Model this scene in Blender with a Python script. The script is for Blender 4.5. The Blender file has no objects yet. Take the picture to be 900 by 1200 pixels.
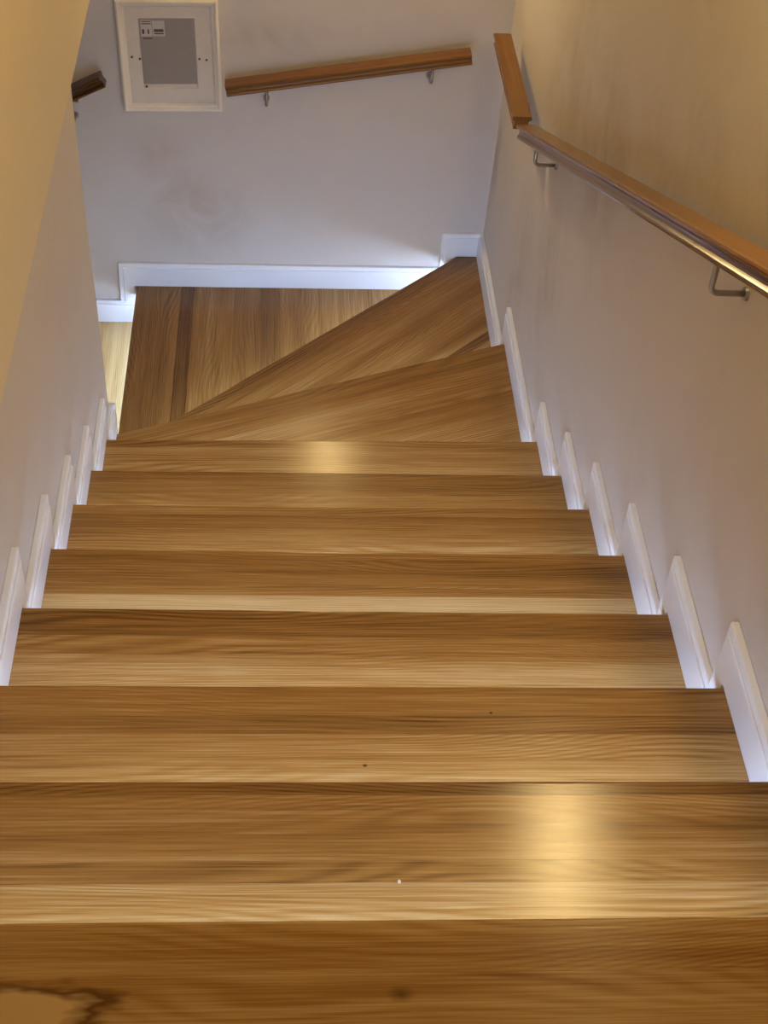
import bpy, bmesh, math, random
from mathutils import Vector, Matrix

# ------------------------------------------------------------------ camera
scene = bpy.context.scene
COL = scene.collection
FPX, PITCH, YAW, ROLL = 1671.594, 0.7740, 0.1145, 0.0946
CAM = Vector((0.4055, -0.7741, 1.3680))
fwd = Vector((math.sin(YAW) * math.cos(PITCH), math.cos(YAW) * math.cos(PITCH), -math.sin(PITCH)))
rt = Vector((math.cos(YAW), -math.sin(YAW), 0.0))
up = rt.cross(fwd)
c_, s_ = math.cos(ROLL), math.sin(ROLL)
ax, ay = c_ * rt + s_ * up, -s_ * rt + c_ * up
cd = bpy.data.cameras.new('camera')
cam = bpy.data.objects.new('camera', cd)
COL.objects.link(cam)
cd.sensor_fit = 'HORIZONTAL'
cd.sensor_width = 36.0
cd.lens = FPX / 900.0 * 36.0
cd.clip_start = 0.02
m = Matrix((ax, ay, -fwd)).transposed().to_4x4()
m.translation = CAM
cam.matrix_world = m
scene.camera = cam

# ------------------------------------------------------------------ light and exposure
LED_STRENGTH = 80.0
SCONCE_RIGHT = 365.0
SCONCE_BACK = 205.0
CEILING_LAMP = 16.0
WARM = (1.0, 0.73, 0.30)
SOFT = (1.0, 0.90, 0.78)
COOL = (0.42, 0.63, 1.0)
w = bpy.data.worlds.new('world')
scene.world = w
w.use_nodes = True
w.node_tree.nodes['Background'].inputs[0].default_value = (0.5, 0.5, 0.55, 1)
w.node_tree.nodes['Background'].inputs[1].default_value = 0.1
vs = scene.view_settings
vs.view_transform = 'Standard'
vs.look = 'None'
vs.gamma = 1.0
vs.use_curve_mapping = False
vs.exposure = -0.32

# ------------------------------------------------------------------ materials
def srgb(r, g, b):
    f = lambda v: (v / 255 / 12.92) if v / 255 <= 0.04045 else ((v / 255 + 0.055) / 1.055) ** 2.4
    return (f(r), f(g), f(b), 1.0)

class NT:
    def __init__(self, name):
        self.mat = bpy.data.materials.new(name)
        self.mat.use_nodes = True
        self.t = self.mat.node_tree
        self.p = self.t.nodes['Principled BSDF']
    def n(self, typ, **kw):
        nd = self.t.nodes.new(typ)
        for k, v in kw.items():
            setattr(nd, k, v)
        return nd
    def link(self, a, b):
        self.t.links.new(a, b)
    def val(self, nd, key, v):
        if hasattr(v, 'is_output') or isinstance(v, bpy.types.NodeSocket):
            self.link(v, nd.inputs[key])
        else:
            nd.inputs[key].default_value = v
    def math(self, op, a, b=None, c=None, clamp=False):
        nd = self.n('ShaderNodeMath', operation=op, use_clamp=clamp)
        self.val(nd, 0, a)
        if b is not None: self.val(nd, 1, b)
        if c is not None: self.val(nd, 2, c)
        return nd.outputs[0]
    def vmul(self, vec, xyz):
        nd = self.n('ShaderNodeVectorMath', operation='MULTIPLY')
        self.val(nd, 0, vec); nd.inputs[1].default_value = xyz
        return nd.outputs[0]
    def noise(self, vec, scale, detail=2.0, rough=0.5, dist=0.0):
        nd = self.n('ShaderNodeTexNoise')
        if vec is not None: self.link(vec, nd.inputs['Vector'])
        nd.inputs['Scale'].default_value = scale
        nd.inputs['Detail'].default_value = detail
        nd.inputs['Roughness'].default_value = rough
        nd.inputs['Distortion'].default_value = dist
        return nd.outputs['Fac']
    def ramp(self, fac, stops):
        nd = self.n('ShaderNodeValToRGB')
        e = nd.color_ramp.elements
        while len(e) < len(stops): e.new(0.5)
        for i, (p, c) in enumerate(stops):
            e[i].position = p; e[i].color = c
        self.link(fac, nd.inputs[0])
        return nd.outputs[0]
    def mix(self, fac, a, b, mode='MIX'):
        nd = self.n('ShaderNodeMix', data_type='RGBA', blend_type=mode)
        self.val(nd, 0, fac)
        self.val(nd, 6, a); self.val(nd, 7, b)
        return nd.outputs[2]
    def bump(self, h, strength, dist):
        nd = self.n('ShaderNodeBump')
        nd.inputs['Strength'].default_value = strength
        nd.inputs['Distance'].default_value = dist
        self.link(h, nd.inputs['Height'])
        self.link(nd.outputs[0], self.p.inputs['Normal'])

def wood_material(name, dark, mid, light, rough, pore=1.0, aniso=0.0, spots=()):
    """oiled ash: 'grain' = (along, across, up) in metres, 'tone' = board shade"""
    k = NT(name)
    g = k.n('ShaderNodeAttribute', attribute_name='grain').outputs['Vector']
    tone = k.n('ShaderNodeAttribute', attribute_name='tone').outputs['Fac']
    sep = k.n('ShaderNodeSeparateXYZ'); k.link(g, sep.inputs[0])
    # growth rings: contour lines of a low, stretched field -> long cathedrals and straight stripes
    low = k.noise(k.vmul(g, (1.2, 6.5, 6.5)), 1.0, 1.0, 0.4)
    fine = k.noise(k.vmul(g, (4.0, 60.0, 60.0)), 1.0, 2.0, 0.5)
    ph = k.math('ADD', k.math('MULTIPLY', low, 165.0), k.math('MULTIPLY', sep.outputs[1], 800.0))
    ph = k.math('ADD', ph, k.math('MULTIPLY', fine, 3.0))
    ring = k.math('MULTIPLY_ADD', k.math('SINE', ph), 0.5, 0.5)
    ring = k.math('POWER', ring, 1.6)
    # broad streaks along the board
    streak = k.noise(k.vmul(g, (0.55, 22.0, 22.0)), 1.0, 3.0, 0.6)
    # fibres / pores
    fibre = k.noise(k.vmul(g, (5.0, 360.0, 360.0)), 1.0, 3.0, 0.7)
    ringmask = k.noise(k.vmul(g, (1.0, 9.0, 9.0)), 1.3, 2.0, 0.5)
    rm = k.math('MULTIPLY', ring, k.math('MULTIPLY_ADD', ringmask, 2.6, -0.90, clamp=True))
    t = k.math('MULTIPLY_ADD', tone, 0.50, 0.52)
    t = k.math('ADD', t, k.math('MULTIPLY_ADD', streak, 0.80, -0.40))
    t = k.math('SUBTRACT', t, k.math('MULTIPLY', rm, 0.28 * pore))
    t = k.math('ADD', t, k.math('MULTIPLY_ADD', fibre, 0.95 * pore, -0.475 * pore), clamp=True)
    col = k.ramp(t, [(0.0, dark), (0.5, mid), (1.0, light)])
    if spots:                      # knots, a sapwood patch, a fleck of paint
        tc = k.n('ShaderNodeTexCoord').outputs['Object']
        wob = k.noise(k.vmul(tc, (9.0, 30.0, 1.0)), 1.0, 3.0, 0.6)
        for (loc, rad, colr, hard, wobble) in spots:
            d = k.n('ShaderNodeVectorMath', operation='SUBTRACT'); k.link(tc, d.inputs[0]); d.inputs[1].default_value = loc
            sc = k.n('ShaderNodeVectorMath', operation='DIVIDE'); k.link(d.outputs[0], sc.inputs[0]); sc.inputs[1].default_value = rad
            ln = k.n('ShaderNodeVectorMath', operation='LENGTH'); k.link(sc.outputs[0], ln.inputs[0])
            e = k.math('SUBTRACT', k.math('MULTIPLY_ADD', wob, wobble, 1.0 - wobble / 2), ln.outputs['Value'])
            col = k.mix(k.math('MULTIPLY', e, hard, clamp=True), col, colr)
    k.link(col, k.p.inputs['Base Color'])
    k.link(k.math('MULTIPLY_ADD', fibre, 0.14, rough - 0.07), k.p.inputs['Roughness'])
    cg = k.n('ShaderNodeAttribute', attribute_name='cross_grain').outputs['Vector']
    k.link(cg, k.p.inputs['Tangent'])
    k.p.inputs['Anisotropic'].default_value = aniso
    if aniso: k.p.inputs['Specular IOR Level'].default_value = 0.38
    if aniso: k.bump(fibre, 0.2, 0.0005)
    return k.mat

TREAD = wood_material('oiled_ash', srgb(94, 60, 24), srgb(158, 114, 56), srgb(202, 170, 118), 0.24, 1.0, 0.5,
    [((0.185, -0.103, 0.0), (0.085, 0.040, 0.02), srgb(104, 68, 30), 3.0, 2.0), ((0.165, -0.110, 0.0), (0.074, 0.035, 0.02), srgb(204, 172, 124), 3.0, 2.0),
     ((0.549, 0.412, -0.304), (0.004, 0.003, 0.02), srgb(76, 48, 20), 1.5, 0.5), ((0.739, 0.506, -0.304), (0.003, 0.003, 0.02), srgb(76, 48, 20), 1.5, 0.5),
     ((0.571, 0.135, -0.152), (0.0022, 0.0032, 0.02), srgb(215, 205, 190), 3.0, 0.3), ((0.549, -0.086, 0.0), (0.014, 0.010, 0.02), srgb(100, 66, 28), 0.9, 1.2)])
RAILM = wood_material('varnished_ash', srgb(66, 36, 10), srgb(120, 78, 24), srgb(156, 108, 40), 0.20, 0.35)
RISERM = wood_material('riser_ash', srgb(94, 60, 24), srgb(158, 114, 56), srgb(202, 170, 118), 0.5)

def plaster(name, base, stain, spots=(), cloud=0.35):
    k = NT(name)
    tc = k.n('ShaderNodeTexCoord').outputs['Object']
    a = k.noise(tc, 2.3, 4.0, 0.6, 0.4)
    b = k.noise(k.vmul(tc, (1.2, 1.3, 1.0)), 7.0, 4.0, 0.65, 0.6)
    f = k.math('MULTIPLY', k.math('MULTIPLY_ADD', a, 3.0, -1.35, clamp=True), k.math('MULTIPLY_ADD', b, 2.6, -0.95, clamp=True))
    f = k.math('MULTIPLY', f, cloud)
    for (loc, rad, amt) in spots:      # scuffs and smudges
        d = k.n('ShaderNodeVectorMath', operation='SUBTRACT'); k.link(tc, d.inputs[0]); d.inputs[1].default_value = loc
        sc = k.n('ShaderNodeVectorMath', operation='DIVIDE'); k.link(d.outputs[0], sc.inputs[0]); sc.inputs[1].default_value = rad
        ln = k.n('ShaderNodeVectorMath', operation='LENGTH'); k.link(sc.outputs[0], ln.inputs[0])
        edge = k.math('SUBTRACT', 1.0, ln.outputs['Value'], clamp=True)
        edge = k.math('MULTIPLY', edge, k.math('MULTIPLY_ADD', b, 2.4, -0.6, clamp=True))
        f = k.math('ADD', f, k.math('MULTIPLY', edge, amt), clamp=True)
    k.link(k.mix(f, base, stain), k.p.inputs['Base Color'])
    k.p.inputs['Roughness'].default_value = 0.6
    k.bump(k.noise(tc, 70.0, 4.0, 0.6), 0.10, 0.002)
    return k.mat

WALLP = srgb(206, 198, 192)
STAIN = srgb(164, 144, 118)
WALL_R = plaster('plaster_right', WALLP, STAIN,
                 [((1.118, 2.62, -0.95), (9, 0.20, 0.28), 0.5), ((1.118, 2.25, -0.72), (9, 0.22, 0.25), 0.45),
                  ((1.118, 1.9, -0.25), (9, 0.25, 0.3), 0.5), ((1.118, 2.35, -0.2), (9, 0.28, 0.3), 0.4)] +
                 [((1.118, 0.9 + 0.31 * i, 0.30 - 0.14 * i), (9, 0.30, 0.13), 0.45) for i in range(6)], 0.30)
WALL_B = plaster('plaster_back', WALLP, STAIN,
                 [((0.14, 3.25, -1.24), (0.26, 9, 0.19), 0.6), ((0.05, 3.25, -1.02), (0.12, 9, 0.12), 0.4),
                  ((0.36, 3.25, -0.62), (0.25, 9, 0.08), 0.5)], 0.22)
WALL_L = plaster('plaster_left', WALLP, STAIN, (), 0.16)
CREAM = plaster('cream_plaster', srgb(222, 206, 174), srgb(206, 188, 150), (), 0.15)  # upper left wall: yellow tone put into the base colour

def simple(name, col, rough=0.5, metal=0.0, noise_amt=0.06):
    k = NT(name)
    tc = k.n('ShaderNodeTexCoord').outputs['Object']
    n = k.noise(tc, 35.0, 3.0)
    dark = tuple(v * (1 - noise_amt * 2) for v in col[:3]) + (1,)
    k.link(k.mix(n, dark, col), k.p.inputs['Base Color'])
    k.p.inputs['Roughness'].default_value = rough
    k.p.inputs['Metallic'].default_value = metal
    return k.mat

SKIRT = simple('skirting_white', srgb(238, 240, 246), 0.38, 0.0, 0.015)
METAL = simple('brushed_steel', srgb(170, 164, 158), 0.34, 1.0)
FRAMEW = simple('frame_white', srgb(232, 224, 212), 0.42)
MATW = simple('mat_board', srgb(226, 216, 204), 0.75)
PRINT = simple('grey_insert', srgb(158, 148, 142), 0.35)
PAPER = simple('paper', srgb(220, 212, 204), 0.6)
STICK = simple('sticker', srgb(206, 196, 188), 0.5)
INK = simple('ink', srgb(92, 82, 78), 0.6)
DARK = simple('dark_screw', srgb(70, 64, 60), 0.5)
CEILM = simple('ceiling_paint', srgb(236, 226, 208), 0.8)

def emitter(name, col, strength):
    k = NT(name)
    k.p.inputs['Base Color'].default_value = (1, 1, 1, 1)
    k.p.inputs['Emission Color'].default_value = (*col, 1)
    k.p.inputs['Emission Strength'].default_value = strength
    return k.mat
LED = emitter('led_diffuser', COOL, LED_STRENGTH)
GLOBE_R = emitter('lamp_glass_flight', WARM, SCONCE_RIGHT)
GLOBE_B = emitter('lamp_glass_turn', WARM, SCONCE_BACK)
GLOBE_C = emitter('lamp_glass_ceiling', SOFT, CEILING_LAMP)

# ------------------------------------------------------------------ mesh helpers
def link(name, me, mat, parent=None, label=None):
    o = bpy.data.objects.new(name, me)
    if mat is not None:
        me.materials.clear(); me.materials.append(mat)
    COL.objects.link(o)
    if parent is not None: o.parent = parent
    if label: o['label'] = label
    return o

def empty(name, label=None, cat=None, group=None, loc=(0, 0, 0)):
    o = bpy.data.objects.new(name, None)
    o.empty_display_size = 0.1
    COL.objects.link(o)
    o.location = loc
    if label: o['label'] = label
    if cat: o['category'] = cat
    if group: o['group'] = group
    return o

def to_mesh(bm, name, smooth=False):
    bmesh.ops.recalc_face_normals(bm, faces=bm.faces)
    me = bpy.data.meshes.new(name)
    bm.to_mesh(me); bm.free()
    if smooth:
        for p in me.polygons: p.use_smooth = True
    return me

def box(bm, x0, x1, y0, y1, z0, z1):
    v = [bm.verts.new(p) for p in ((x0, y0, z0), (x1, y0, z0), (x1, y1, z0), (x0, y1, z0),
                                   (x0, y0, z1), (x1, y0, z1), (x1, y1, z1), (x0, y1, z1))]
    for f in ((3, 2, 1, 0), (4, 5, 6, 7), (0, 1, 5, 4), (1, 2, 6, 5), (2, 3, 7, 6), (3, 0, 4, 7)):
        bm.faces.new([v[i] for i in f])
    return v

def prism(bm, pts, ext):
    """pts: planar polygon of 3-D points, extruded by vector ext"""
    e = Vector(ext)
    a = [bm.verts.new(p) for p in pts]
    b = [bm.verts.new(Vector(p) + e) for p in pts]
    bm.faces.new(a); bm.faces.new(b[::-1])
    n = len(a)
    for i in range(n):
        bm.faces.new((a[i], b[i], b[(i + 1) % n], a[(i + 1) % n]))

def bevel_all(bm, width, seg=1, angle=0.5):
    bmesh.ops.recalc_face_normals(bm, faces=bm.faces)
    ed = [e for e in bm.edges if len(e.link_faces) == 2 and e.calc_face_angle(0) > angle]
    bmesh.ops.bevel(bm, geom=ed, offset=width, segments=seg, profile=0.5, affect='EDGES', clamp_overlap=True)

def write_grain(me, vecs, tone, across):
    me.attributes.new('grain', 'FLOAT_VECTOR', 'POINT')
    me.attributes.new('tone', 'FLOAT', 'POINT')
    me.attributes['grain'].data.foreach_set('vector', [c for v in vecs for c in v])
    me.attributes.new('cross_grain', 'FLOAT_VECTOR', 'POINT')
    me.attributes['tone'].data.foreach_set('value', [tone] * len(vecs))
    me.attributes['cross_grain'].data.foreach_set('vector', list(across) * len(vecs))

def set_grain(me, origin, along, rnd, tone):
    along = Vector(along).normalized()
    across = Vector((-along.y, along.x, 0))
    if across.length < 1e-6: across = Vector((0, 1, 0))
    across.normalize()
    upv = along.cross(across)
    off = Vector((rnd.uniform(0, 40), rnd.uniform(0, 40), rnd.uniform(0, 40)))
    o = Vector(origin)
    write_grain(me, [Vector(((v.co - o).dot(along), (v.co - o).dot(across), (v.co - o).dot(upv))) + off for v in me.vertices], tone, across)

def clip(poly, p, n):
    """keep the part of the 2-D polygon where (x-p).n >= 0"""
    out = []
    for i in range(len(poly)):
        a, b = poly[i], poly[(i + 1) % len(poly)]
        da = (a[0] - p[0]) * n[0] + (a[1] - p[1]) * n[1]
        db = (b[0] - p[0]) * n[0] + (b[1] - p[1]) * n[1]
        if da >= 0: out.append(a)
        if (da >= 0) != (db >= 0):
            t = da / (da - db)
            out.append((a[0] + (b[0] - a[0]) * t, a[1] + (b[1] - a[1]) * t))
    return out

# ------------------------------------------------------------------ dimensions
W = 1.1            # clear width between the skirtings
TS = 0.018         # skirting thickness
XR, XL = W + TS, -TS
def yb(x): return 3.2505 + 0.022 * (x + 0.05)
RISE = 0.15203
Z = [-RISE * i for i in range(15)]
Z[9] = -1.380
NOS = [(0.0, 0.0), (0.2815, 0.2808), (0.5554, 0.5563), (0.8410, 0.8386), (1.1248, 1.1250),
       (1.4008, 1.4085), (1.6688, 1.6778), (1.9465, 1.9682)]        # nosing of treads 0..7: y at x=0, y at x=W
A8, B8 = (0.0, 2.1400), (W, 2.5755)
A9, B9 = (0.0, 2.2630), (1.0336, 3.2596)
XN10 = -0.045
TH = 0.034
HS = 0.088         # skirting height
LEG = 0.052

def on(a, b, x):
    return a[1] + (b[1] - a[1]) * (x - a[0]) / (b[0] - a[0])

# ------------------------------------------------------------------ walls, ceiling, lower floor
def struct(name, bm, mat, bev=0.0):
    if bev: bevel_all(bm, bev, 3)
    o = link(name, to_mesh(bm, name), mat)
    o['kind'] = 'structure'
    return o

bm = bmesh.new(); box(bm, XR, XR + 0.12, -2.6, 3.5, -2.4, 2.5)
o = struct('wall_right', bm, WALL_R); o['label'] = 'pale scuffed plaster wall along the right of the stairs'
bm = bmesh.new()
prism(bm, [(-1.8, yb(-1.8), -2.4), (XR + 0.12, yb(XR + 0.12), -2.4), (XR + 0.12, yb(XR + 0.12), 2.5), (-1.8, yb(-1.8), 2.5)], (0, 0.14, 0))
o = struct('wall_back', bm, WALL_B); o['label'] = 'pale plaster wall facing the viewer at the turn of the stairs'
# lower part of the left wall, its free end at the turn (slightly out of plumb)
ZL = -0.128
bm = bmesh.new()
prism(bm, [(XL, -2.6, -2.4), (XL, 2.155, -2.4), (XL, 2.150, -1.12), (XL, 2.10, -0.72), (XL, 2.052, -0.45), (XL, 2.018, ZL), (XL, -2.6, ZL)], (-0.12, 0, 0))
o = struct('wall_left_lower', bm, WALL_L, 0.004); o['label'] = 'greyish white plaster wall left of the stairs with free end'
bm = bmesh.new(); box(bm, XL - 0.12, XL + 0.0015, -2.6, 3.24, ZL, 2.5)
o = struct('wall_left_upper', bm, CREAM); o['label'] = 'cream-coloured upper wall above the left stair wall'
bm = bmesh.new(); box(bm, -1.8, XL - 0.12, -2.6, 3.24, ZL, ZL + 0.1)
struct('ceiling_lower_flight', bm, CEILM)['label'] = 'ceiling over the lower flight'
bm = bmesh.new(); box(bm, -1.8, XL - 0.12, 2.0, 2.12, -2.4, ZL)
struct('wall_lower_flight', bm, WALL_L)['label'] = 'wall along the lower flight'
bm = bmesh.new(); box(bm, -1.9, -1.8, 2.0, 3.3, -2.4, ZL + 0.1)
struct('wall_lower_end', bm, WALL_L)['label'] = 'wall closing the lower hall'
bm = bmesh.new(); box(bm, -1.9, XR + 0.12, -2.6, 3.5, 2.5, 2.6)
struct('ceiling', bm, CEILM)['label'] = 'ceiling over the stairwell'
bm = bmesh.new(); box(bm, XL - 0.12, XR + 0.12, -2.72, -2.6, -0.2, 2.5)
struct('wall_rear', bm, WALL_L)['label'] = 'wall at the end of the upper landing'
bm = bmesh.new(); box(bm, -1.9, XR + 0.12, -0.2, 3.5, -2.5, -2.4)
struct('floor', bm, RISERM)['label'] = 'floor below the stairs'

# ------------------------------------------------------------------ staircase
rnd = random.Random(11)
stairs = empty('staircase', 'oiled light brown wooden staircase descending to a winding left turn', 'staircase')

def make_tread(idx, poly, z, nose_a, nose_b, staves, in_dir, grain_dir=None, nosed=True):
    """poly: 2-D outline; staves: list of (width, tone) counted from the nosing line inwards (in_dir)"""
    tr = empty('tread'); tr.parent = stairs
    d = Vector((nose_b[0] - nose_a[0], nose_b[1] - nose_a[1])).normalized()
    n = Vector((-d.y, d.x))
    if n.dot(Vector(in_dir)) < 0: n = -n
    pos = 0.0
    gap = 0.00008
    for i, (wd, tone) in enumerate(staves):
        p0 = (nose_a[0] + n.x * (pos + (gap if i else -0.002)), nose_a[1] + n.y * (pos + (gap if i else -0.002)))
        pos += wd
        last = i == len(staves) - 1
        p1 = (nose_a[0] + n.x * (pos - gap + (5 if last else 0)), nose_a[1] + n.y * (pos - gap + (5 if last else 0)))
        pl = clip(clip(poly, p0, n), p1, -n)
        if len(pl) < 3: continue
        # drop duplicate points
        q = []
        for pt in pl:
            if not q or (Vector(pt) - Vector(q[-1])).length > 1e-5: q.append(pt)
        if (Vector(q[0]) - Vector(q[-1])).length < 1e-5: q.pop()
        if len(q) < 3: continue
        b = bmesh.new()
        prism(b, [(x, y, z - TH) for x, y in q], (0, 0, TH))
        if i == 0 and nosed:
            bmesh.ops.recalc_face_normals(b, faces=b.faces)
            ed = []
            for e in b.edges:
                va, vb = e.verts
                da = (Vector(va.co.xy) - Vector(nose_a)).dot(n); db = (Vector(vb.co.xy) - Vector(nose_a)).dot(n)
                if abs(da) < 2e-3 and abs(db) < 2e-3 and (va.co - vb.co).xy.length > 0.05: ed.append(e)
            bmesh.ops.bevel(b, geom=ed, offset=0.005, segments=3, profile=0.5, affect='EDGES')
        me = to_mesh(b, 'stave')
        set_grain(me, (nose_a[0], nose_a[1], z), (grain_dir or (d.x, d.y)) + (0,) if grain_dir else (d.x, d.y, 0), rnd, tone)
        link('stave', me, TREAD, tr)
    return tr

def make_riser(a, b, back, z_top, z_bot, tone=0.0):
    """vertical board below a nosing line a-b, set back by the vector back"""
    bk = Vector((back[0], back[1], 0))
    p = [Vector((a[0], a[1], z_bot)), Vector((b[0], b[1], z_bot)), Vector((b[0], b[1], z_top)), Vector((a[0], a[1], z_top))]
    bmx = bmesh.new()
    prism(bmx, [v + bk * 0.030 for v in p], bk * 0.016)
    me = to_mesh(bmx, 'riser')
    set_grain(me, (a[0], a[1], z_bot), (b[0] - a[0], b[1] - a[1], 0), rnd, tone)
    link('riser', me, RISERM, stairs)

def make_led(tr, a, b, back, z):
    """slim light strip let in under the nosing"""
    bk = Vector((back[0], back[1], 0))
    a, b = Vector(a), Vector(b)
    dd = (b - a).normalized() * 0.03
    a, b = a + dd, b - dd
    p = [Vector((a[0], a[1], z)) + bk * 0.012, Vector((b[0], b[1], z)) + bk * 0.012,
         Vector((b[0], b[1], z)) + bk * 0.022, Vector((a[0], a[1], z)) + bk * 0.022]
    bmx = bmesh.new()
    prism(bmx, p, (0, 0, -0.005))
    link('led_strip', to_mesh(bmx, 'led_strip'), LED, tr, 'cool white light strip under the nosing')

STAVES = {
    0: [(0.062, 0.30), (0.085, 0.42), (0.09, 0.3), (0.09, 0.0)],
    1: [(0.022, -0.35), (0.095, 0.02), (0.030, -0.12), (0.075, 0.20), (0.2, 0.05)],
    2: [(0.055, -0.06), (0.034, -0.28), (0.045, 0.14), (0.07, 0.12), (0.2, 0.0)],
    3: [(0.060, -0.48), (0.040, -0.10), (0.075, 0.22), (0.2, 0.1)],
    4: [(0.022, -0.10), (0.068, -0.25), (0.026, -0.02), (0.06, 0.62), (0.2, 0.1)],
    5: [(0.030, 0.05), (0.040, -0.15), (0.065, 0.16), (0.2, 0.0)],
    6: [(0.075, -0.26), (0.060, -0.05), (0.2, 0.1)],
    7: [(0.030, -0.05), (0.090, 0.10), (0.2, 0.1)],
}
XA, XB = -0.016, W + 0.016
def yl(nn, x): return nn[0] + (nn[1] - nn[0]) * x / W

# landing (tread 0 runs back as the upper floor)
pl = [(XA, -2.6), (XB, -2.6), (XB, yl(NOS[0], XB)), (XA, yl(NOS[0], XA))]
st0 = STAVES[0] + [(0.09, rnd.uniform(-0.2, 0.2)) for _ in range(26)]
tr = make_tread(0, pl, Z[0], (0, NOS[0][0]), (W, NOS[0][1]), st0, (0, -1))
make_led(tr, (0.0, NOS[0][0]), (W, NOS[0][1]), (0, -1), Z[0] - TH)
make_riser((XA, NOS[0][0]), (XB, NOS[0][1]), (0, -1), Z[0] - TH, Z[1])
for i in range(1, 8):
    a, p = NOS[i], NOS[i - 1]
    pl = [(XA, yl(p, XA) - 0.03), (XB, yl(p, XB) - 0.03), (XB, yl(a, XB)), (XA, yl(a, XA))]
    tr = make_tread(i, pl, Z[i], (0, a[0]), (W, a[1]), STAVES[i], (0, -1))
    make_led(tr, (0.0, a[0]), (W, a[1]), (0, -1), Z[i] - TH)
    make_riser((XA, yl(a, XA)), (XB, yl(a, XB)), (0, -1), Z[i] - TH, Z[i + 1], rnd.uniform(-.2, .2))
# winders
d8 = Vector((B8[0] - A8[0], B8[1] - A8[1])).normalized(); bk8 = (d8.y, -d8.x)
pl = [(XA, NOS[7][0] - 0.03), (XB, NOS[7][1] - 0.03), (XB, on(A8, B8, XB)), (XA, on(A8, B8, XA))]
tr = make_tread(8, pl, Z[8], A8, B8, [(0.075, -0.28), (0.125, -0.02), (0.035, -0.30), (0.12, 0.08), (0.12, 0.15), (0.2, 0.0)], (0, -1))
make_led(tr, (0.03, on(A8, B8, 0.03)), (W, B8[1]), bk8, Z[8] - TH)
make_riser((XA, on(A8, B8, XA)), (XB, on(A8, B8, XB)), bk8, Z[8] - TH, Z[9])
d9 = Vector((B9[0] - A9[0], B9[1] - A9[1])).normalized(); bk9 = (d9.y, -d9.x)
pl = [(-0.03, on(A8, B8, -0.03) - 0.035), (XB, on(A8, B8, XB) - 0.035), (XB, yb(XB) - 0.004), (B9[0] + 0.011, yb(B9[0]) - 0.004), (-0.03, on(A9, B9, -0.03))]
tr = make_tread(9, pl, Z[9], A9, B9, [(0.062, -0.34), (0.150, -0.02), (0.130, 0.02), (0.034, -0.38), (0.2, 0.16), (0.3, 0.0)], (1, -1))
make_led(tr, (0.05, on(A9, B9, 0.05)), (B9[0] - 0.012, on(A9, B9, B9[0] - 0.012)), bk9, Z[9] - TH)
make_riser((-0.03, on(A9, B9, -0.03)), (B9[0] - 0.01, on(A9, B9, B9[0] - 0.01)), bk9, Z[9] - TH, Z[10])
# first tread of the lower flight and those below it
XNS = [XN10, -0.325, -0.605, -0.885]
pl = [(XN10, 2.16), (XB, on(A9, B9, XB) - 0.05), (XB, yb(XB) - 0.004), (XN10, yb(XN10) - 0.004)]
tr = make_tread(10, pl, Z[10], (XN10, 2.16), (XN10, 3.2), [(0.150, -0.26), (0.045, -0.62), (0.135, -0.12), (0.090, -0.22), (0.055, -0.5), (0.15, -0.05), (0.6, 0.0)], (1, 0))
make_led(tr, (XN10, 2.17), (XN10, yb(XN10) - 0.02), (1, 0), Z[10] - TH)
make_riser((XN10, 2.16), (XN10, yb(XN10) - 0.004), (1, 0), Z[10] - TH, Z[11])
for k in range(1, 4):
    z = Z[10 + k]; x1, x0 = XNS[k - 1] + 0.03, XNS[k]
    pl = [(x0, 2.13), (x1, 2.13), (x1, yb(x1) - 0.004), (x0, yb(x0) - 0.004)]
    tr = make_tread(10 + k, pl, z, (x0, 2.13), (x0, 3.2), [(0.09, 0.5), (0.11, 0.7), (0.2, 1.0)], (1, 0))  # tones raised inwards: glow of the strip above put into the wood colour
    make_led(tr, (x0, 2.14), (x0, yb(x0) - 0.02), (1, 0), z - TH)
    make_riser((x0, 2.13), (x0, yb(x0) - 0.004), (1, 0), z - TH, Z[11 + k] if k < 3 else -2.4)

# ------------------------------------------------------------------ stepped skirting
def skirt_piece(parent, poly, inner, face_n, origin):
    """poly / inner: polygons (u, z); mapped by origin(u, z) on the wall, pushed out along face_n"""
    b = bmesh.new()
    n = Vector(face_n)
    prism(b, [origin(u, z) for u, z in poly], n * 0.0135)
    bevel_all(b, 0.0025, 2)
    b2 = bmesh.new()
    prism(b2, [origin(u, z) + n * 0.013 for u, z in inner], n * 0.005)
    bevel_all(b2, 0.0022, 2)
    me2 = bpy.data.meshes.new('t'); b2.to_mesh(me2); b2.free()
    b.from_mesh(me2); bpy.data.meshes.remove(me2)
    return link('skirting_board', to_mesh(b, 'skirting_board'), SKIRT, parent)

MO = 0.015   # moulded top margin
def l_shape(ua, un, z, zn, sgn=1, leg=LEG):
    """board from ua to nosing un on level z, with a leg past the nosing down to the next board (top at zn+HS)"""
    e = 0.0008
    poly = [(ua, z), (un, z), (un, zn + HS), (un + sgn * leg, zn + HS), (un + sgn * leg, z + HS), (ua, z + HS)]
    inn = [(ua, z + e), (un + sgn * e, z + e), (un + sgn * e, zn + HS), (un + sgn * (leg - MO), zn + HS), (un + sgn * (leg - MO), z + HS - MO), (ua, z + HS - MO)]
    return poly, inn

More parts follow.
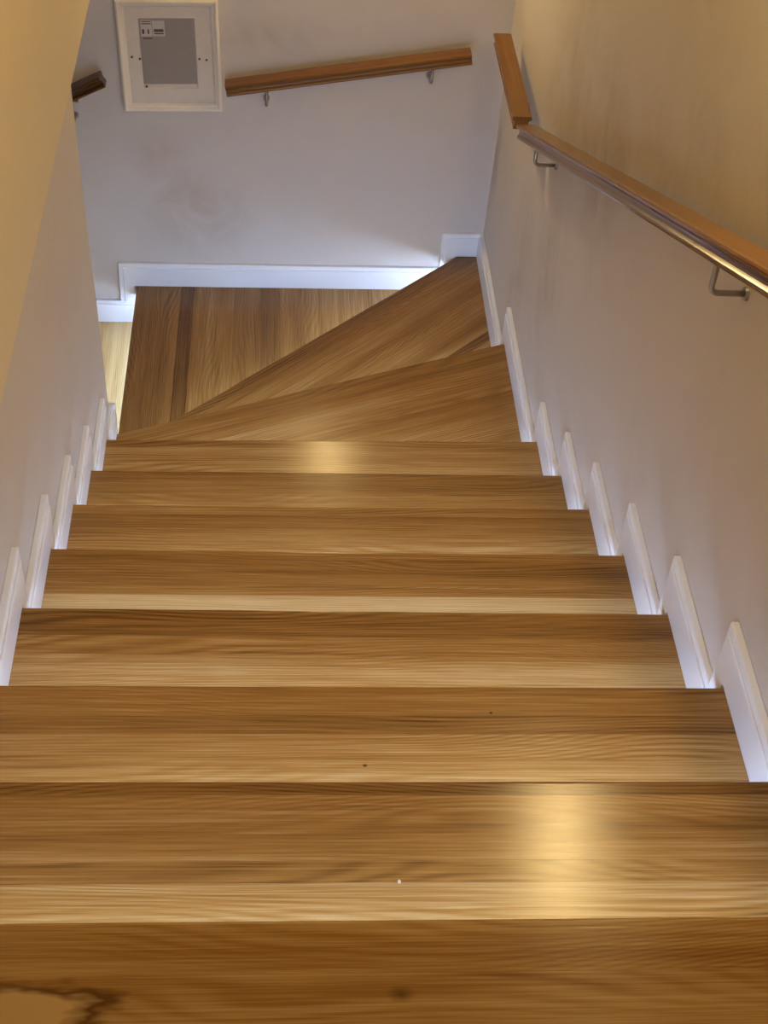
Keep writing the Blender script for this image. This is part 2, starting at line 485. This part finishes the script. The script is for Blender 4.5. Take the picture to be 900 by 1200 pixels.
bR = empty('baseboard_right', 'white stepped skirting boards along the right stair wall'); bR['kind'] = 'structure'
bL = empty('baseboard_left', 'white stepped skirting boards along the left stair wall'); bL['kind'] = 'structure'
bB = empty('baseboard_back', 'white stepped skirting boards along the wall at the turn'); bB['kind'] = 'structure'
for i in range(1, 9):
    e = 0.004
    if i < 8:
        yr, ylft = NOS[i][1], NOS[i][0]
    else:
        yr, ylft = on(A8, B8, XR), None
    pl, inn = l_shape(NOS[i - 1][1] - 0.028, yr + e, Z[i], Z[i + 1])
    skirt_piece(bR, pl, inn, (-1, 0, 0), lambda u, z: Vector((XR, u, z)))
    if i < 8:
        pl, inn = l_shape(NOS[i - 1][0] - 0.028, ylft + e, Z[i], Z[i + 1])
        skirt_piece(bL, pl, inn, (1, 0, 0), lambda u, z: Vector((XL, u, z)))
# landing skirtings
for par, x, n in ((bR, XR, (-1, 0, 0)), (bL, XL, (1, 0, 0))):
    pl, inn = l_shape(-2.58, NOS[0][0] + 0.004, Z[0], Z[1])
    skirt_piece(par, pl, inn, n, lambda u, z, x=x: Vector((x, u, z)))
# last board on the left, by the free wall end, and its return round the end
ya, ye = NOS[7][0] - 0.028, 2.150
skirt_piece(bL, [(ya, Z[8]), (ye, Z[8]), (ye, Z[8] + HS), (ya, Z[8] + HS)],
            [(ya, Z[8] + .001), (ye, Z[8] + .001), (ye, Z[8] + HS - MO), (ya, Z[8] + HS - MO)], (1, 0, 0), lambda u, z: Vector((XL, u, z)))
x0, x1 = XL - 0.11, XL + 0.017
skirt_piece(bL, [(x0, Z[11] + HS), (x1, Z[11] + HS), (x1, Z[8] + HS), (x0, Z[8] + HS)],
            [(x0, Z[11] + HS), (x1 - .002, Z[11] + HS), (x1 - .002, Z[8] + HS - MO), (x0, Z[8] + HS - MO)], (0, 1, 0), lambda u, z: Vector((u, 2.152, z)))
# right wall, second winder: up to the corner
ya, ye = on(A8, B8, XR) - 0.03, yb(XR)
skirt_piece(bR, [(ya, Z[9]), (ye, Z[9]), (ye, Z[9] + HS), (ya, Z[9] + HS)],
            [(ya, Z[9] + .001), (ye, Z[9] + .001), (ye, Z[9] + HS - MO), (ya, Z[9] + HS - MO)], (-1, 0, 0), lambda u, z: Vector((XR, u, z)))
# back wall
wallpt = lambda u, z: Vector((u, yb(u), z))
pl, inn = l_shape(XR - 0.012, 1.030, Z[9], Z[10], -1)
skirt_piece(bB, pl, inn, (0, -1, 0), wallpt)
pl, inn = l_shape(1.060, XN10 - 0.006, Z[10], Z[11], -1)
skirt_piece(bB, pl, inn, (0, -1, 0), wallpt)
for k in range(1, 4):
    pl, inn = l_shape(XNS[k - 1] + 0.028, XNS[k] - 0.006, Z[10 + k], Z[11 + k], -1)
    skirt_piece(bB, pl, inn, (0, -1, 0), wallpt)

# ------------------------------------------------------------------ handrails
HALF = [(0.021, 0.000), (0.0245, -0.0012), (0.026, -0.0045), (0.0255, -0.0080), (0.0235, -0.0110), (0.0190, -0.0130), (0.0172, -0.0160),
        (0.0168, -0.0200), (0.0172, -0.0240), (0.0195, -0.0265), (0.0215, -0.0285), (0.0220, -0.0320), (0.0205, -0.0360)]
PROFILE = [(0.026 - u, v) for u, v in reversed(HALF)] + [(0.026 + u, v) for u, v in HALF]

def rail_mesh(p0, p1, out, cut0=0.0, cut1=0.0, tone=0.0):
    """p0,p1: top OUTER edge end points; out: unit vector from the wall outwards. cut = slant of the end cuts"""
    p0, p1, out = Vector(p0), Vector(p1), Vector(out)
    d = (p1 - p0).normalized()
    upv = d.cross(out); 
    if upv.z < 0: upv = -upv
    b = bmesh.new()
    rows = []
    for p, s, ct in ((p0, 1, cut0), (p1, -1, cut1)):
        rows.append([b.verts.new(p + out * (u - 0.052) + upv * v + d * (s * ct * -v)) for u, v in PROFILE])
    n = len(PROFILE)
    b.faces.new(rows[0]); b.faces.new(rows[1][::-1])
    for i in range(n):
        b.faces.new((rows[0][i], rows[1][i], rows[1][(i + 1) % n], rows[0][(i + 1) % n]))
    me = to_mesh(b, 'rail')
    off = Vector((rnd.uniform(0, 40), rnd.uniform(0, 40), rnd.uniform(0, 40)))
    write_grain(me, [Vector(((v.co - p0).dot(d), (v.co - p0).dot(out), (v.co - p0).dot(upv))) + off for v in me.vertices], tone, out)
    return me

def tube(b, pts, r, seg=10):
    pts = [Vector(p) for p in pts]
    rings = []
    for i, p in enumerate(pts):
        if i == 0: t = pts[1] - p
        elif i == len(pts) - 1: t = p - pts[-2]
        else: t = (pts[i + 1] - p).normalized() + (p - pts[i - 1]).normalized()
        t.normalize()
        u = t.cross(Vector((0.3, 0.2, 1)) if abs(t.z) < 0.9 else Vector((1, 0.1, 0))).normalized()
        v = t.cross(u)
        rings.append([b.verts.new(p + (u * math.cos(a) + v * math.sin(a)) * r) for a in [2 * math.pi * k / seg for k in range(seg)]])
    # keep ring alignment
    for i in range(len(rings) - 1):
        A, B = rings[i], rings[i + 1]
        best = min(range(seg), key=lambda s: sum((A[k].co - B[(k + s) % seg].co).length for k in range(seg)))
        B = B[best:] + B[:best]; rings[i + 1] = B
        for k in range(seg):
            b.faces.new((A[k], B[k], B[(k + 1) % seg], A[(k + 1) % seg]))
    b.faces.new(rings[0]); b.faces.new(rings[-1])

def make_bracket(parent, wall_p, out, top_z, reach=0.058):
    """bent steel rod: rosette on the wall, arm out, elbow up under the rail"""
    wp, out = Vector(wall_p), Vector(out)
    b = bmesh.new()
    e = wp + out * reach
    r = 0.012
    pts = [wp + out * 0.002, wp + out * (reach - r)]
    for k in range(1, 5):
        a = k / 4 * math.pi / 2
        pts.append(wp + out * (reach - r + r * math.sin(a)) + Vector((0, 0, r - r * math.cos(a))))
    pts.append(Vector((e.x, e.y, top_z)))
    tube(b, pts, 0.0048)
    br = link('bracket', to_mesh(b, 'bracket', True), METAL, parent, 'bent steel rod bracket')
    b = bmesh.new()
    tube(b, [wp, wp + out * 0.003, wp + out * 0.006], 0.0105, 16)
    rs = link('rosette', to_mesh(b, 'rosette'), METAL, br)
    b = bmesh.new()
    sd = out.cross(Vector((0, 0, 1))).normalized()
    ez = Vector((e.x, e.y, top_z - 0.0015))
    prism(b, [ez - sd * 0.02 - out * 0.011, ez + sd * 0.02 - out * 0.011, ez + sd * 0.02 + out * 0.011, ez - sd * 0.02 + out * 0.011], (0, 0, 0.0025))
    link('saddle_plate', to_mesh(b, 'saddle_plate'), METAL, br)
    return br

XO = 1.030
sl = -0.4521
def z1(y): return 0.3613 + sl * (y - 0.6927)
h = empty('handrail', 'long wooden handrail sloping down the right wall', 'handrail', 'wooden wall handrails', (XO, 1.2, z1(1.2)))
def under(o, parent):
    o.parent = parent
    o.matrix_parent_inverse = Matrix.Translation(parent.location).inverted()
r1 = link('rail', rail_mesh((XO, -0.25, z1(-0.25)), (XO, 2.515, z1(2.515)), (-1, 0, 0), 0, 0, 0.05), RAILM); under(r1, h)
for y, zw in ((0.947, 0.144), (2.355, -0.484)):
    br = make_bracket(None, (XR, y, zw), (-1, 0, 0), z1(y) - 0.0385); under(br, h)

h = empty('handrail', 'short level wooden handrail on the right wall near the far corner', 'handrail', 'wooden wall handrails', (XO, 2.8, -0.48))
r2 = link('rail', rail_mesh((XO, 2.580, -0.4770), (XO, 3.060, -0.4815), (-1, 0, 0), 0, 0, 0.0), RAILM); under(r2, h)
br = make_bracket(None, (XR, 2.83, -0.580), (-1, 0, 0), -0.5155); under(br, h)

outB = Vector((0.022, -1, 0)).normalized()
def bp(x, z, off): return Vector((x, yb(x) - off, z))
h = empty('handrail', 'wooden handrail on the back wall to the right of the picture frame', 'handrail', 'wooden wall handrails', bp(0.63, -0.68, 0.06))
r3 = link('rail', rail_mesh(bp(0.261, -0.7416, 0.085), bp(0.994, -0.6145, 0.085), outB, 0, 0, -0.1), RAILM); under(r3, h)
for x in (0.385, 0.883):
    zt = -0.7416 + (x - 0.261) / (0.994 - 0.261) * (0.7416 - 0.6145)
    br = make_bracket(None, bp(x, -0.818 if x < 0.5 else -0.727, 0), outB, zt - 0.0375); under(br, h)

h = empty('handrail', 'dark wooden handrail end behind the left wall corner', 'handrail', 'wooden wall handrails', bp(-0.5, -0.93, 0.06))
def z4(x): return -0.7254 + 0.509 * (x + 0.1107)
r4 = link('rail', rail_mesh(bp(-0.85, z4(-0.85), 0.085), bp(-0.108, z4(-0.108), 0.085), outB, 0, 0, -0.8), RAILM); under(r4, h)  # darker wood tone than the other rails
for x in (-0.200, -0.70):
    br = make_bracket(None, bp(x, z4(x) - 0.122, 0), outB, z4(x) - 0.042); under(br, h)

# ------------------------------------------------------------------ picture frame
FC = Vector((0.0965, yb(0.0965), -0.6855))
pf = empty('picture_frame', 'white moulded picture frame with grey insert hanging slightly crooked', 'picture frame', None, FC)
pf.rotation_euler = (0, math.radians(-1.7), math.atan(0.022))
FW, FH = 0.298, 0.357           # local: x right, z up, -y out of the wall
def fpart(name, b, mat, label=None, parent=None, bev=0.0):
    if bev: bevel_all(b, bev, 2)
    return link(name, to_mesh(b, name), mat, parent or pf, label)
# mitred moulding: four sides, stepped profile (in, out)
MP = [(0.0, 0.0), (0.0, 0.020), (0.006, 0.024), (0.011, 0.022), (0.013, 0.018), (0.019, 0.016), (0.024, 0.011), (0.024, 0.0)]
cs = [(-FW / 2, -FH / 2), (FW / 2, -FH / 2), (FW / 2, FH / 2), (-FW / 2, FH / 2)]
sg = [(1, 1), (-1, 1), (-1, -1), (1, -1)]
for i in range(4):
    j = (i + 1) % 4
    b = bmesh.new()
    R0 = [b.verts.new((cs[i][0] + sg[i][0] * a, -d, cs[i][1] + sg[i][1] * a)) for a, d in MP]
    R1 = [b.verts.new((cs[j][0] + sg[j][0] * a, -d, cs[j][1] + sg[j][1] * a)) for a, d in MP]
    n = len(MP)
    b.faces.new(R0); b.faces.new(R1[::-1])
    for k in range(n): b.faces.new((R0[k], R1[k], R1[(k + 1) % n], R0[(k + 1) % n]))
    fpart('frame_side', b, FRAMEW)
b = bmesh.new(); box(b, -FW / 2 + 0.022, FW / 2 - 0.022, -0.004, -0.001, -FH / 2 + 0.022, FH / 2 - 0.022)
fpart('backing', b, PAPER)
# mat board with its opening
ox0, ox1, oz0, oz1 = -0.0880, 0.0790, -0.1070, 0.1175
b = bmesh.new()
mx, mz = FW / 2 - 0.021, FH / 2 - 0.021
outer = [(-mx, -mz), (mx, -mz), (mx, mz), (-mx, mz)]
inner = [(ox0, oz0), (ox1, oz0), (ox1, oz1), (ox0, oz1)]
fr = [b.verts.new((x, -0.0085, z)) for x, z in outer]; fi = [b.verts.new((x, -0.0085, z)) for x, z in inner]
bo = [b.verts.new((x, -0.0045, z)) for x, z in outer]
bi = [b.verts.new((x + (0.003 if x < 0 else -0.003), -0.0045, z + (0.003 if z < 0 else -0.003))) for x, z in inner]
for k in range(4):
    j = (k + 1) % 4
    b.faces.new((fr[k], fr[j], fi[j], fi[k])); b.faces.new((bo[k], bi[k], bi[j], bo[j]))
    b.faces.new((fi[k], fi[j], bi[j], bi[k])); b.faces.new((fr[k], bo[k], bo[j], fr[j]))
fpart('mat_board', b, MATW, 'off-white mat board')
b = bmesh.new(); box(b, ox0 + 0.003, ox1 - 0.003, -0.0058, -0.0042, oz0 + 0.014, oz1 - 0.003)
ins = fpart('insert', b, PRINT, 'plain grey paper insert')
b = bmesh.new(); box(b, ox0 + 0.010, ox1 - 0.004, -0.0056, -0.0042, oz0 + 0.0032, oz0 + 0.0135)
fpart('paper_margin', b, PAPER, 'white lower margin of the insert')
b = bmesh.new(); box(b, ox0 + 0.008, ox0 + 0.040, -0.0062, -0.0059, oz1 - 0.058, oz1 - 0.007)
s1 = fpart('sticker', b, STICK, 'small pale product sticker')
b = bmesh.new(); box(b, ox0 + 0.042, ox0 + 0.078, -0.0062, -0.0059, oz1 - 0.057, oz1 - 0.009)
s2 = fpart('sticker', b, STICK, 'small pale product sticker')
for (x0, x1, z0, z1_) in ((0.011, 0.038, -0.013, -0.010), (0.011, 0.038, -0.020, -0.017), (0.011, 0.018, -0.050, -0.036), (0.027, 0.032, -0.050, -0.036),
                          (0.046, 0.074, -0.044, -0.035), (0.046, 0.074, -0.051, -0.047), (0.012, 0.040, -0.066, -0.0625)):
    b = bmesh.new(); box(b, ox0 + x0, ox0 + x1, -0.0064, -0.0061, oz1 + z0, oz1 + z1_)
    fpart('print_bar', b, INK)
for (x, z) in ((-0.113, -0.004), (-0.090, -0.010), (0.0870, -0.010), (0.1080, -0.013)):
    b = bmesh.new(); tube(b, [(x, -0.0075, z), (x, -0.0105, z)], 0.0035, 10)
    fpart('clip', b, DARK, 'small dark clip')
b = bmesh.new(); tube(b, [(-0.077, -0.0052, oz0 + 0.006), (-0.077, -0.0085, oz0 + 0.006)], 0.0035, 10)
fpart('clip', b, DARK, 'small dark clip')

# ------------------------------------------------------------------ lamps (above the picture's upper edge)
def sphere_mesh(name, r, sz=1.0, seg=24, rings=14):
    b = bmesh.new()
    bmesh.ops.create_uvsphere(b, u_segments=seg, v_segments=rings, radius=r)
    for v in b.verts: v.co.z *= sz
    return to_mesh(b, name, True)

def sconce(label, wall_p, out, mat):
    wp, out = Vector(wall_p), Vector(out)
    t = empty('wall_sconce', label, 'wall lamp', 'globe wall lamps', wp)
    b = bmesh.new(); tube(b, [(0, 0, 0), out * 0.004, out * 0.012], 0.045, 24)
    link('back_plate', to_mesh(b, 'back_plate'), METAL, t)
    g = link('glass_globe', sphere_mesh('glass_globe', 0.042), mat, t)
    g.location = out * 0.066
    b = bmesh.new(); tube(b, [out * 0.010, out * 0.030], 0.014, 14)
    link('stem', to_mesh(b, 'stem'), METAL, t)
    return t
sconce('globe wall lamp above the long handrail', (XR, 0.93, 1.00), (-1, 0, 0), GLOBE_R)
sconce('globe wall lamp above the handrail on the back wall', (0.63, yb(0.63), 0.11), (0, -1, 0), GLOBE_B)
t = empty('ceiling_lamp', 'flush round lamp on the landing ceiling', 'ceiling lamp', None, (0.55, -1.3, 2.5))
b = bmesh.new(); tube(b, [(0, 0, 0), (0, 0, -0.01), (0, 0, -0.025)], 0.15, 32)
link('lamp_base', to_mesh(b, 'lamp_base'), METAL, t)
g = link('glass_dome', sphere_mesh('glass_dome', 0.13, 0.45), GLOBE_C, t); g.location = (0, 0, -0.05)
